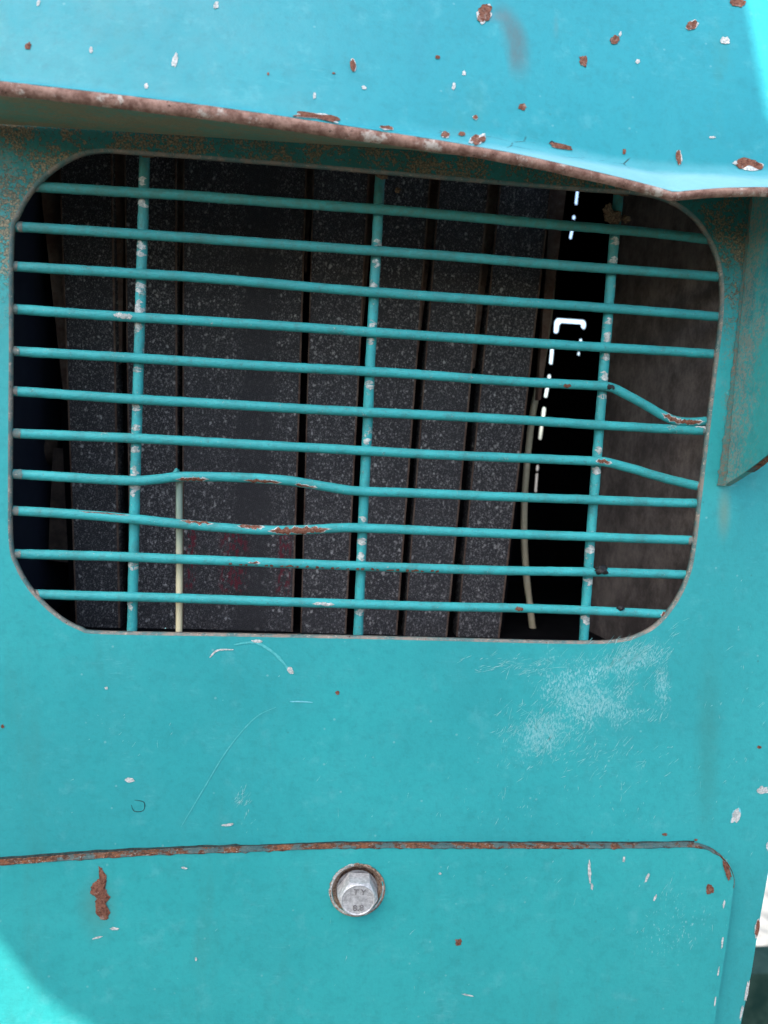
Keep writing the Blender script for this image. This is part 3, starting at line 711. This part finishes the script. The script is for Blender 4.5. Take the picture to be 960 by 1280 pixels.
# ------------------------------------------------------------------ grille guard
guard = thing('grille_guard', 'turquoise welded guard of round bars across the opening, two bars bent', 'grille', P(470, 800, .004))
RR = .00225
VY = .0085; HY = .0042
HB = [
    [(40, 233.5), (150, 240), (260, 246), (470, 262), (760, 286), (893, 300)],
    [(17, 283.5), (260, 299), (460, 313), (760, 335.5), (904, 346.5)],
    [(12, 333), (260, 348), (460, 364), (760, 385), (901, 396)],
    [(12, 386), (160, 396), (320, 405.5), (480, 416), (640, 427), (760, 434.5), (896, 443)],
    [(12, 438), (160, 447), (320, 456.5), (480, 466), (640, 476.5), (740, 482), (762, 484), (782, 493), (806, 506), (828, 519), (845, 526), (862, 528), (888, 526)],
    [(12, 489), (160, 498), (320, 507), (480, 516), (640, 525), (760, 532), (886, 538.5)],
    [(12, 541), (160, 547.5), (320, 556), (480, 565), (640, 573), (735, 576.5), (758, 578), (790, 586), (830, 598), (876, 609)],
    [(12, 592), (100, 597), (165, 600.5), (196, 599), (222, 596), (262, 596.5), (310, 598), (360, 601), (400, 607), (440, 613), (480, 615), (640, 621), (760, 625.5), (876, 629)],
    [(12, 638), (100, 643), (165, 648.5), (225, 655), (280, 660), (330, 662.5), (380, 662), (430, 660), (470, 661), (640, 667.5), (760, 671.5), (869, 675.5)],
    [(14, 691.5), (170, 697), (320, 703), (470, 707.5), (640, 713), (760, 716), (865, 719)],
    [(33, 742), (170, 746), (320, 751), (470, 756), (640, 760.5), (760, 764), (838, 767.5)]]
VB = [[(181, 188), (178, 300), (175, 400), (172, 500), (169, 600), (167, 700), (165, 794)],
      [(475.5, 212), (469, 340), (463, 450), (459, 540), (455, 620), (451, 710), (447.5, 801)],
      [(774, 236), (766, 320), (758, 420), (751, 510), (744, 600), (737, 690), (729, 806)]]
bars = []; hp = []
for i, pts in enumerate(HB):
    y = [HY] * len(pts)
    path = resample(catmull(px2(pts, HY), 8), .0024)
    path = [p + Vector((0, .0006, .0010)) * noise.noise(Vector((p.x * 14, i * 3.3, 0))) * .5 for p in path]
    hp.append(path)
    b = mesh('bar', *tube(path, RR, 14, .07, i), 'bar', guard, True); bars.append(b)
vp = []
for i, pts in enumerate(VB):
    path = resample(catmull(px2(pts, VY), 8), .0024); vp.append(path)
    b = mesh('upright_bar', *tube(path, RR * 1.06, 14, .09, i + 20), 'bar_v', guard, True); bars.append(b)
bars[4]['label'] = 'fifth bar from top, its right end bent sharply down'
bars[6]['label'] = 'seventh bar from top, its right end sagging'
bars[8]['label'] = 'ninth bar from top with flaking rust patches'

def sleeve(parent, path, s0, s1, a0, a1, mat, name, rad=RR, lift=.00012, seed=0, jag=.4):
    """flaked patch wrapped on a bar: from x (or z) fraction s0..s1, angle a0..a1 degrees (90 = up, 180 = towards camera)"""
    n = len(path); i0, i1 = s0 * (n - 1), s1 * (n - 1); K = max(8, int((i1 - i0) * 7)); J = 7; vv = []; ff = []
    for k in range(K + 1):
        f = i0 + (i1 - i0) * k / K; i = max(0, min(n - 2, int(f))); p = path[i].lerp(path[i + 1], f - i)
        t = (path[i + 1] - path[i]).normalized(); a = t.cross(Vector((0, 1, 0))).normalized(); b = a.cross(t).normalized()
        e = k / K; env = max(.03, min(1, math.sin(e * math.pi) * 1.9)) * (.62 + .38 * noise.noise(Vector((f * .9, seed * 5.3, 4))))
        m0 = (a0 + a1) / 2 + 26 * jag * noise.noise(Vector((f * .8, seed, 2))); hw = (a1 - a0) / 2 * env
        def edge_(q): return 1 + jag * (1.5 * noise.noise(Vector((f * 1.3, seed * 3.1, q))) + 1.2 * noise.noise(Vector((f * 4.1, seed * 3.1, q + 3))))
        lo = m0 - hw * edge_(1); hi = m0 + hw * edge_(7)
        for j in range(J):
            th = math.radians(lo + (hi - lo) * j / (J - 1)); d = a * math.cos(th) + b * math.sin(th)
            vv.append(p + d * (rad * 1.03 + lift + .00008 * noise.noise(d * 3 + p * 900)))
    for k in range(K):
        for j in range(J - 1): ff.append((k * J + j, k * J + j + 1, (k + 1) * J + j + 1, (k + 1) * J + j))
    return mesh(name, vv, ff, mat, parent, True)
def frac(path, px, py, y):
    q = P(px, py, y); d = [(p - q).length for p in path]; return d.index(min(d)) / (len(path) - 1)
# which angle faces the camera on a bar running right (a = t x Y, b = a x t)
_t = Vector((1, 0, 0)); _a = _t.cross(Vector((0, 1, 0))); _b = _a.cross(_t)
def ang_of(vec, t):
    a = t.cross(Vector((0, 1, 0))).normalized(); b = a.cross(t).normalized(); return math.degrees(math.atan2(vec.dot(b), vec.dot(a)))
H_FRONT = ang_of(Vector((0, -1, 0)), _t); H_UPF = ang_of(Vector((0, -1, 1.1)), _t); H_DNF = ang_of(Vector((0, -1, -.55)), _t)
V_FRONT = ang_of(Vector((0, -1, 0)), Vector((0, 0, -1)))
def hpatch(i, x0, x1, side, half, mat='rust', rim='primer', seed=0):
    mid = {'up': H_UPF, 'down': H_DNF, 'front': H_FRONT}[side]; pth = hp[i]
    yy = lambda x: min(HB[i], key=lambda q: abs(q[0] - x))[1]
    s0, s1 = frac(pth, x0, yy(x0), HY), frac(pth, x1, yy(x1), HY)
    if rim: sleeve(bars[i], pth, s0, s1 + .004, mid - half * 1.12, mid + half * 1.12, rim, 'bare_metal_patch', seed=seed, lift=.00006, jag=.55)
    sleeve(bars[i], pth, s0 + .002, s1, mid - half * .95, mid + half * .95, mat, 'rust_patch', seed=seed + .07, lift=.00011, jag=.55)
hpatch(7, 218, 258, 'down', 30, seed=1); hpatch(7, 304, 352, 'down', 28, seed=2); hpatch(7, 370, 392, 'down', 25, seed=3)
hpatch(8, 222, 262, 'up', 30, seed=4); hpatch(8, 296, 330, 'up', 38, seed=5); hpatch(8, 338, 412, 'front', 55, seed=6); hpatch(8, 100, 160, 'up', 12, seed=61)
hpatch(10, 393, 418, 'front', 26, 'primer', 'weld', seed=7); hpatch(9, 310, 320, 'front', 18, seed=8)
hpatch(4, 822, 872, 'front', 42, seed=9); hpatch(10, 640, 653, 'front', 35, rim=None, seed=10); hpatch(4, 698, 712, 'down', 30, rim=None, seed=11)
hpatch(3, 142, 162, 'front', 40, 'weld', 'primer', seed=12); hpatch(10, 820, 838, 'front', 60, seed=13); hpatch(6, 745, 760, 'front', 40, seed=14)
hpatch(4, 756, 766, 'front', 50, 'gunk', None, seed=15); hpatch(6, 866, 878, 'front', 70, rim=None, seed=16)
hpatch(5, 866, 888, 'up', 30, 'primer', None, seed=17)
for k in range(26):                        # row of small rust dots under the tenth bar
    x = 288 + k * 10.2 + random.uniform(-2, 2); hpatch(9, x, x + random.uniform(4.5, 8), 'down', random.uniform(16, 26), rim=None, seed=20 + k)
for i in range(11):                        # scorched weld at both ends of each bar
    a, b = HB[i][0][0], HB[i][-1][0]
    sleeve(bars[i], hp[i], .006, .012 + .010 * random.random(), H_FRONT - 100, H_FRONT + 100, 'rim', 'weld_bead', seed=i + 80)
    sleeve(bars[i], hp[i], .984 + .004 * random.random(), .995, H_FRONT - 100, H_FRONT + 100, 'rim', 'weld_bead', seed=i + 95)
# pale bare weld spots on the uprights just under each crossing
for vi, path in enumerate(vp):
    for i in range(11):
        j = min(range(len(path)), key=lambda q: min(abs(path[q].z - p.z) + abs(path[q].x - p.x) * 5 for p in hp[i][::4])); z = j / (len(path) - 1)
        for off, half, pr in ((.022, 75, .95 if vi == 0 else .7), (-.020, 60, .5)):
            if random.random() < pr:
                L = random.uniform(.006, .017 if vi == 0 else .012); c = z + off + random.uniform(-.004, .004)
                if .01 < c < .985: sleeve(bars[11 + vi], path, c - L, min(1, c + L), V_FRONT - half - random.uniform(0, 25), V_FRONT + half, random.choice(['weld', 'weld', 'primer']) if vi == 0 else 'weld', 'weld_bead', RR * 1.06, seed=i * 3.7 + vi * 50 + off, jag=.95, lift=.00004)
# grease lump on the tenth bar next to the right upright, caked dirt on the upper right crossing
def lump(parent, c, r, mat, seed, flat_=.6, name='grease_lump'):
    bm = bmesh.new(); bmesh.ops.create_icosphere(bm, subdivisions=3, radius=1)
    for v in bm.verts:
        d = v.co.normalized(); k = 1 + .55 * noise.noise(d * 1.7 + Vector((seed, 0, 0))) + .35 * noise.noise(d * 4 + Vector((seed, 3, 0)))
        v.co = Vector((d.x * k * r[0], d.y * k * r[1], d.z * k * r[2])) + c
    return from_bm(name, bm, mat, parent, True)
lump(bars[9], P(751, 712, HY - .002), (.0034, .0018, .0022), 'gunk', 3)
lump(bars[10], P(776, 760, HY - .002), (.0016, .001, .0012), 'gunk', 8)
M['mud'] = flat('dry_brown_mud', (.07, .045, .028), (.24, .17, .10), 900, .95, bumpd=.001)
for k, (a, b, w, h) in enumerate([(768, 272, .0042, .003), (760, 262, .002, .003), (783, 274, .002, .0016), (477, 219, .0026, .0014), (184, 193, .0026, .0014), (776, 240, .004, .0016), (497, 238, .0012, .0012)]):
    lump(bars[13 if a > 700 else 12 if a > 400 else 11], P(a, b, VY - .003), (w, .0012, h), 'mud', k * 2.3, name='dried_mud')

# ------------------------------------------------------------------ radiator behind the guard
RY = .100
rad = thing('radiator', 'dark dusty radiator of upright strips with black gaps behind the guard', 'radiator', P(380, 800, RY))
YT, YB = 130, 850
def at(a, b, y): return a + (b - a) * (y - 230) / 550
strips = [((75, 95), (141, 150)), ((156, 163), (221, 222)), ((229, 228), (383, 366)), ((391, 376), (461, 433)), ((470, 444), (538, 497)), ((549, 506), (612, 560)), ((625, 572), (690, 626))]
for k, (l, r) in enumerate(strips):
    dy = .0006 * ((k * 37) % 5 - 2)
    q = [P(at(*l, YT), YT, RY + dy), P(at(*r, YT), YT, RY + dy), P(at(*r, YB), YB, RY + dy), P(at(*l, YB), YB, RY + dy)]
    cen = sum(q, Vector()) / 4; bvl = .0009
    inn = [p + Vector((bvl if p.x < cen.x else -bvl, 0, 0)) for p in q]
    v = inn + [p + Vector((0, bvl, 0)) for p in q] + [p + Vector((0, .016, 0)) for p in q]
    f = [(3, 2, 1, 0)] + [(i, (i + 1) % 4, 4 + (i + 1) % 4, 4 + i) for i in range(4)] + [(4 + i, 4 + (i + 1) % 4, 8 + (i + 1) % 4, 8 + i) for i in range(4)] + [(8, 9, 10, 11)]
    mesh('core_strip', v, f, 'fin', rad)
    for a, b, wdt in ((q[1], q[2], .0009), (q[0], q[3], .0006)):
        sg = -1 if a.x > cen.x else 1
        e = [a, b, b + Vector((sg * wdt, 0, 0)), a + Vector((sg * wdt, 0, 0))]; e = [p + Vector((0, -.0005, 0)) for p in e]
        mesh('strip_edge', e + [p + Vector((0, .0014, 0)) for p in e], [(0, 1, 2, 3), (4, 7, 6, 5), (0, 4, 5, 1), (1, 5, 6, 2), (2, 6, 7, 3), (3, 7, 4, 0)], 'spacer', rad)
# brown spacer bars set back in the gaps, tapering away downwards
sp = [((141, 156), (149, 152), 455), ((221, 230), (222.5, 223), 380), ((383, 391), (381, 383), 340), ((461, 470), (450, 453), 420), ((538, 549), (520, 523), 440), ((612, 625), (590, 593), 460), ((689, 709), (672, 676), 500), ((50, 76), (80, 85), 500)]
for (a, b), (c, d), yb in sp:
    y0 = 150; s = (230 - y0) / (yb - 230)
    A = a + (a - c) * s; Bx = b + (b - d) * s
    q = [P(A, y0, RY + .0035), P(Bx, y0, RY + .0035), P(d, yb, RY + .007), P(c, yb, RY + .007)]
    mesh('spacer_bar', q + [p + Vector((0, .006, 0)) for p in q], [(3, 2, 1, 0), (0, 1, 5, 4), (1, 2, 6, 5), (2, 3, 7, 6), (3, 0, 4, 7), (4, 5, 6, 7)], 'spacer', rad)
bl_ = P(92, 850, RY + .018); br_ = P(690, 150, RY + .018)
q = [P(60, 150, RY + .018), P(700, 150, RY + .018), P(622, 850, RY + .018), P(92, 850, RY + .018)]
mesh('unlit_depth_stand_in', q + [p + Vector((0, .003, 0)) for p in q], [(3, 2, 1, 0), (0, 1, 5, 4), (1, 2, 6, 5), (2, 3, 7, 6), (3, 0, 4, 7), (4, 5, 6, 7)], 'black', rad)  # near-black plate standing in for the unlit depth behind the gaps

# ------------------------------------------------------------------ other things inside
# dark mottled baffle: stands along the right side, from the front sheet back
bx = P(912, 560, .0).x
a0 = P(921, 215, .007); a1 = P(874, 830, .007); b0 = P(773, 240, .125); b1 = P(733, 790, .125)
slope0 = (b0.x - b1.x) / (b0.z - b1.z)
tp, bt = zt - .001, zb + .001
def lx(p, z): return p.x + slope0 * .6 * (z - p.z)
q = [Vector((a0.x + .002, .007, tp)), Vector((b0.x + slope0 * (tp - b0.z), .125, tp)), Vector((b1.x + slope0 * (bt - b1.z), .125, bt)), Vector((a1.x + .004, .007, bt))]
baf = mesh('baffle_plate', q + [p + Vector((.002, 0, 0)) for p in q], [(0, 1, 2, 3), (0, 4, 5, 1), (1, 5, 6, 2), (2, 6, 7, 3), (3, 7, 4, 0), (7, 6, 5, 4)], 'baffle')
q2 = [q[1] + Vector((.0022, .0005, .0)), Vector((xw + .001, .1255, tp)), Vector((xw + .001, .1255, bt)), q[2] + Vector((.0022, .0005, 0))]  # unseen plate added to stop light leaking past the baffle
q2[0].z = q2[1].z = ztb - .001; q2[0].x += slope0 * (ztb - tp)
mesh('added_light_block_plate', q2 + [p + Vector((0, .002, 0)) for p in q2], [(3, 2, 1, 0), (0, 1, 5, 4), (1, 2, 6, 5), (2, 3, 7, 6), (3, 0, 4, 7), (4, 5, 6, 7)], 'black', baf)
baf['label'] = 'dark brown mottled plate inside the opening at the far right'; baf['category'] = 'plate'

# slotted plate far back: daylight shows through its slots
SY = .30
def slot(p0, p1, w):
    a, b = P(*p0, SY), P(*p1, SY); t = (b - a).normalized(); s = Vector((t.z, 0, -t.x)); r = w * .82 * PX * .5 * (SY + .36) / .36; out = []
    for k in range(7): th = math.pi * k / 6; out.append(b + (s * math.cos(th) + t * math.sin(th)) * r)
    for k in range(7): th = math.pi * k / 6; out.append(a + (-s * math.cos(th) - t * math.sin(th)) * r)
    return out
slots = [slot((722.5, 236), (720.5, 254), 4.2), slot((718, 270.5), (717.5, 272.5), 4.5), slot((715.5, 288), (713.5, 297), 4.2),
         slot((690.5, 437), (689, 453), 5.5), slot((687, 470), (686.8, 472), 5), slot((684.5, 485), (682.5, 495), 5.2), slot((680.5, 511), (679, 524), 5.6), slot((677.5, 532), (675.5, 547.5), 5.4),
         slot((672.4, 583), (672, 587), 4.2), slot((671.5, 593), (670, 614), 3.6), slot((726.5, 425), (726.2, 427), 4.2), slot((724, 441), (723.6, 443), 3.4)]
# the bent slot: a corner of light
r = 3.2
bent = [(692.5, 415), (693.5, 402), (697, 397.5), (731, 400), (733, 403.5), (732.5, 409), (730, 411.5), (727, 409.5), (726.5, 405), (702, 403.3), (699.5, 406), (698.5, 414), (695.5, 417)]
slots.append(px2(bent, SY))
pl = [Vector((xl - .0002, SY, zb)), Vector((xw + .0002, SY, zb)), Vector((xw + .0002, SY, ztb - .001)), Vector((xl - .0002, SY, ztb - .001))]
def slotted(outer, holes, y0, y1):
    co = []; ed = []
    for lp in [outer] + holes:
        b0 = len(co); co += [Vector((p.x, p.z)) for p in lp]; ed += [(b0 + i, b0 + (i + 1) % len(lp)) for i in range(len(lp))]
    v2, e2_, f2, *_ = geometry.delaunay_2d_cdt(co, ed, [], 0, 1e-7)
    def inside(c, lp):
        k = False
        for a, b in zip(lp, lp[1:] + lp[:1]):
            if (a.z > c.y) != (b.z > c.y) and c.x < (b.x - a.x) * (c.y - a.z) / (b.z - a.z) + a.x: k = not k
        return k
    bm = bmesh.new(); vv = [bm.verts.new((p.x, y0, p.y)) for p in v2]
    for f in f2:
        c = sum((v2[i] for i in f), Vector((0, 0))) / len(f)
        if not any(inside(c, h) for h in holes): bm.faces.new([vv[i] for i in f])
    r = bmesh.ops.extrude_face_region(bm, geom=bm.faces[:])
    for v in r['geom']:
        if isinstance(v, bmesh.types.BMVert): v.co.y = y1
    return bm
sl = from_bm('slotted_plate', slotted(pl, slots, SY, SY + .002), 'black')
sl['label'] = 'black plate deep inside with slots that daylight shines through'; sl['category'] = 'plate'

hs = catmull([P(694, 300, .14), P(688, 380, .138), P(680, 440, .134), P(672, 485, .13), P(664, 530, .127), P(657, 600, .125), P(655, 660, .125), P(658, 720, .126), P(664, 770, .128), P(672, 840, .13)], 10)
o = mesh('hose', *tube(hs, .0022, 10, .03, 3), 'cream', None, True); o['label'] = 'thin cream hose hanging in the black gap right of the radiator'; o['category'] = 'hose'
o = mesh('wire', *tube(catmull([P(224, 592, .0085), P(224, 660, .010), P(224, 730, .011), P(223.5, 830, .012)], 8), .0016, 8, .02, 5), 'wire', None, True)
o['label'] = 'straight thin cream wire standing behind the lower left bars'; o['category'] = 'wire'
lump(bars[7], P(220.5, 589.5, HY), (.0011, .0011, .0014), 'bar', 4, name='paint_blob')

# dim bracket and clip at the lower left, beside the radiator
br = thing('hose_bracket', 'dim brown bracket beside the radiator at the lower left of the opening', 'bracket', P(75, 700, .12))
q = [P(66, 560, .12), P(96, 560, .12), P(100, 705, .12), P(60, 700, .12)]
mesh('bracket_plate', q + [p + Vector((0, .003, 0)) for p in q], [(3, 2, 1, 0), (0, 1, 5, 4), (1, 2, 6, 5), (2, 3, 7, 6), (3, 0, 4, 7), (4, 5, 6, 7)], 'brownmetal', br)
lp = [P(64 + 5 * math.cos(a), 545 + 20 * math.sin(a), .14) for a in [2 * math.pi * k / 24 for k in range(25)]]
mesh('wire_loop', *tube(lp, .0009, 8), 'brownmetal', br, True)
mesh('hose_stub', *tube([P(30, 560, .12), P(45, 558, .125), P(66, 562, .13)], .010, 14), 'brownmetal', br, True)

# dark green frame rail low behind the cowl's right edge
ch = thing('chassis_rail', 'blurred dark green frame rail low behind the right edge of the cowl', 'frame', (.3, .65, 0))
c0 = P(945, 1217, .62)
mesh('rail', *boxv(-.1, c0.x + .16, .62, .68, c0.z - .16, c0.z), 'chassis', ch)
mesh('post', *boxv(.1, .16, .63, .67, 0, c0.z - .16), 'chassis', ch)
mesh('post', *boxv(-.08, -.02, .63, .67, 0, c0.z - .16), 'chassis', ch)

# ------------------------------------------------------------------ added out-of-view sheet and flap, blocking sun and sky like the photographer
e1 = SUN_DIR.cross(Vector((0, 0, 1))).normalized(); e2 = e1.cross(SUN_DIR).normalized()
def sh(p, t): 
    d = (p - Vector((0, 0, 1.0))).dot(SUN_DIR); return p + SUN_DIR * (t - d)
T = 1.6
def onhood(a, b):
    d = (FW + RT * ((a - 480) / F) - UP * ((b - 640) / F)).normalized(); h, loc, _, _ = hood.ray_cast(CAM, d); return loc if h else P(a, b, -.02)
ll = [P(a, b, CY) for a, b in [(-170, 1000), (-60, 1105), (0, 1178), (30, 1216), (55, 1246), (80, 1265), (108, 1282), (160, 1310), (260, 1345)]]
hr = [onhood(a, b) for a, b in [(961, 152), (950, 92), (941, 42), (933, 1)]]
edge = ll + [P(700, 1400), P(1090, 1400), P(1180, 900), P(1080, 400)] + hr + [hr[-1] + (hr[-1] - hr[0]) * .9] 
tl_ = hr[-1] + (hr[-1] - hr[0]) * .9
edge += [tl_ + Vector((-.25, .02, .06)), P(-220, -180, -.0), P(-260, 500)]
pts = [sh(p, T) for p in edge]
light_blocker = thing('shadow_blocker', 'unseen grey sheet on poles added to cast the photographer shadow, with a flap blocking sky', 'light_blocker', (pts[0].x, pts[0].y, 0))
bm = bmesh.new(); vsl = [bm.verts.new(p) for p in pts]
fc = bm.faces.new(vsl); bmesh.ops.triangulate(bm, faces=[fc])
rr_ = bmesh.ops.extrude_face_region(bm, geom=bm.faces[:])
for v in rr_['geom']:
    if isinstance(v, bmesh.types.BMVert): v.co += SUN_DIR * .003
from_bm('shadow_sheet', bm, 'shadow_sheet', light_blocker)
fx0, fx1, fz0, fz1 = -.95, .75, .12, 1.12  # added flap out of view, blocking low sky in front
vv = []; ff = []; NX = 40
for k in range(NX + 1):
    x = fx0 + (fx1 - fx0) * k / NX
    for z in (fz0, (fz0 + fz1) / 2, fz1): vv.append(Vector((x, -1.25 + .03 * math.sin(k * 1.1) * (1.3 - (z - fz0) / (fz1 - fz0)), z)))
for k in range(NX):
    for j in range(2): ff.append((3 * k + j, 3 * k + j + 1, 3 * k + 4 + j, 3 * k + 3 + j))
mesh('sky_blocker_flap', vv, ff, 'sky_blocker', light_blocker, True)
for x in (fx0, fx1): mesh('blocker_pole', *tube([Vector((x, -1.25, 0)), Vector((x, -1.25, 1.14))], .012, 10), 'chassis', light_blocker, True)
for p in (min(pts, key=lambda q: q.x - q.y * .2), max(pts, key=lambda q: q.x - q.y * 1.2)):
    mesh('blocker_pole', *tube([Vector((p.x, p.y - .02, 0)), Vector((p.x, p.y - .02, p.z + .02))], .012, 10), 'chassis', light_blocker, True)
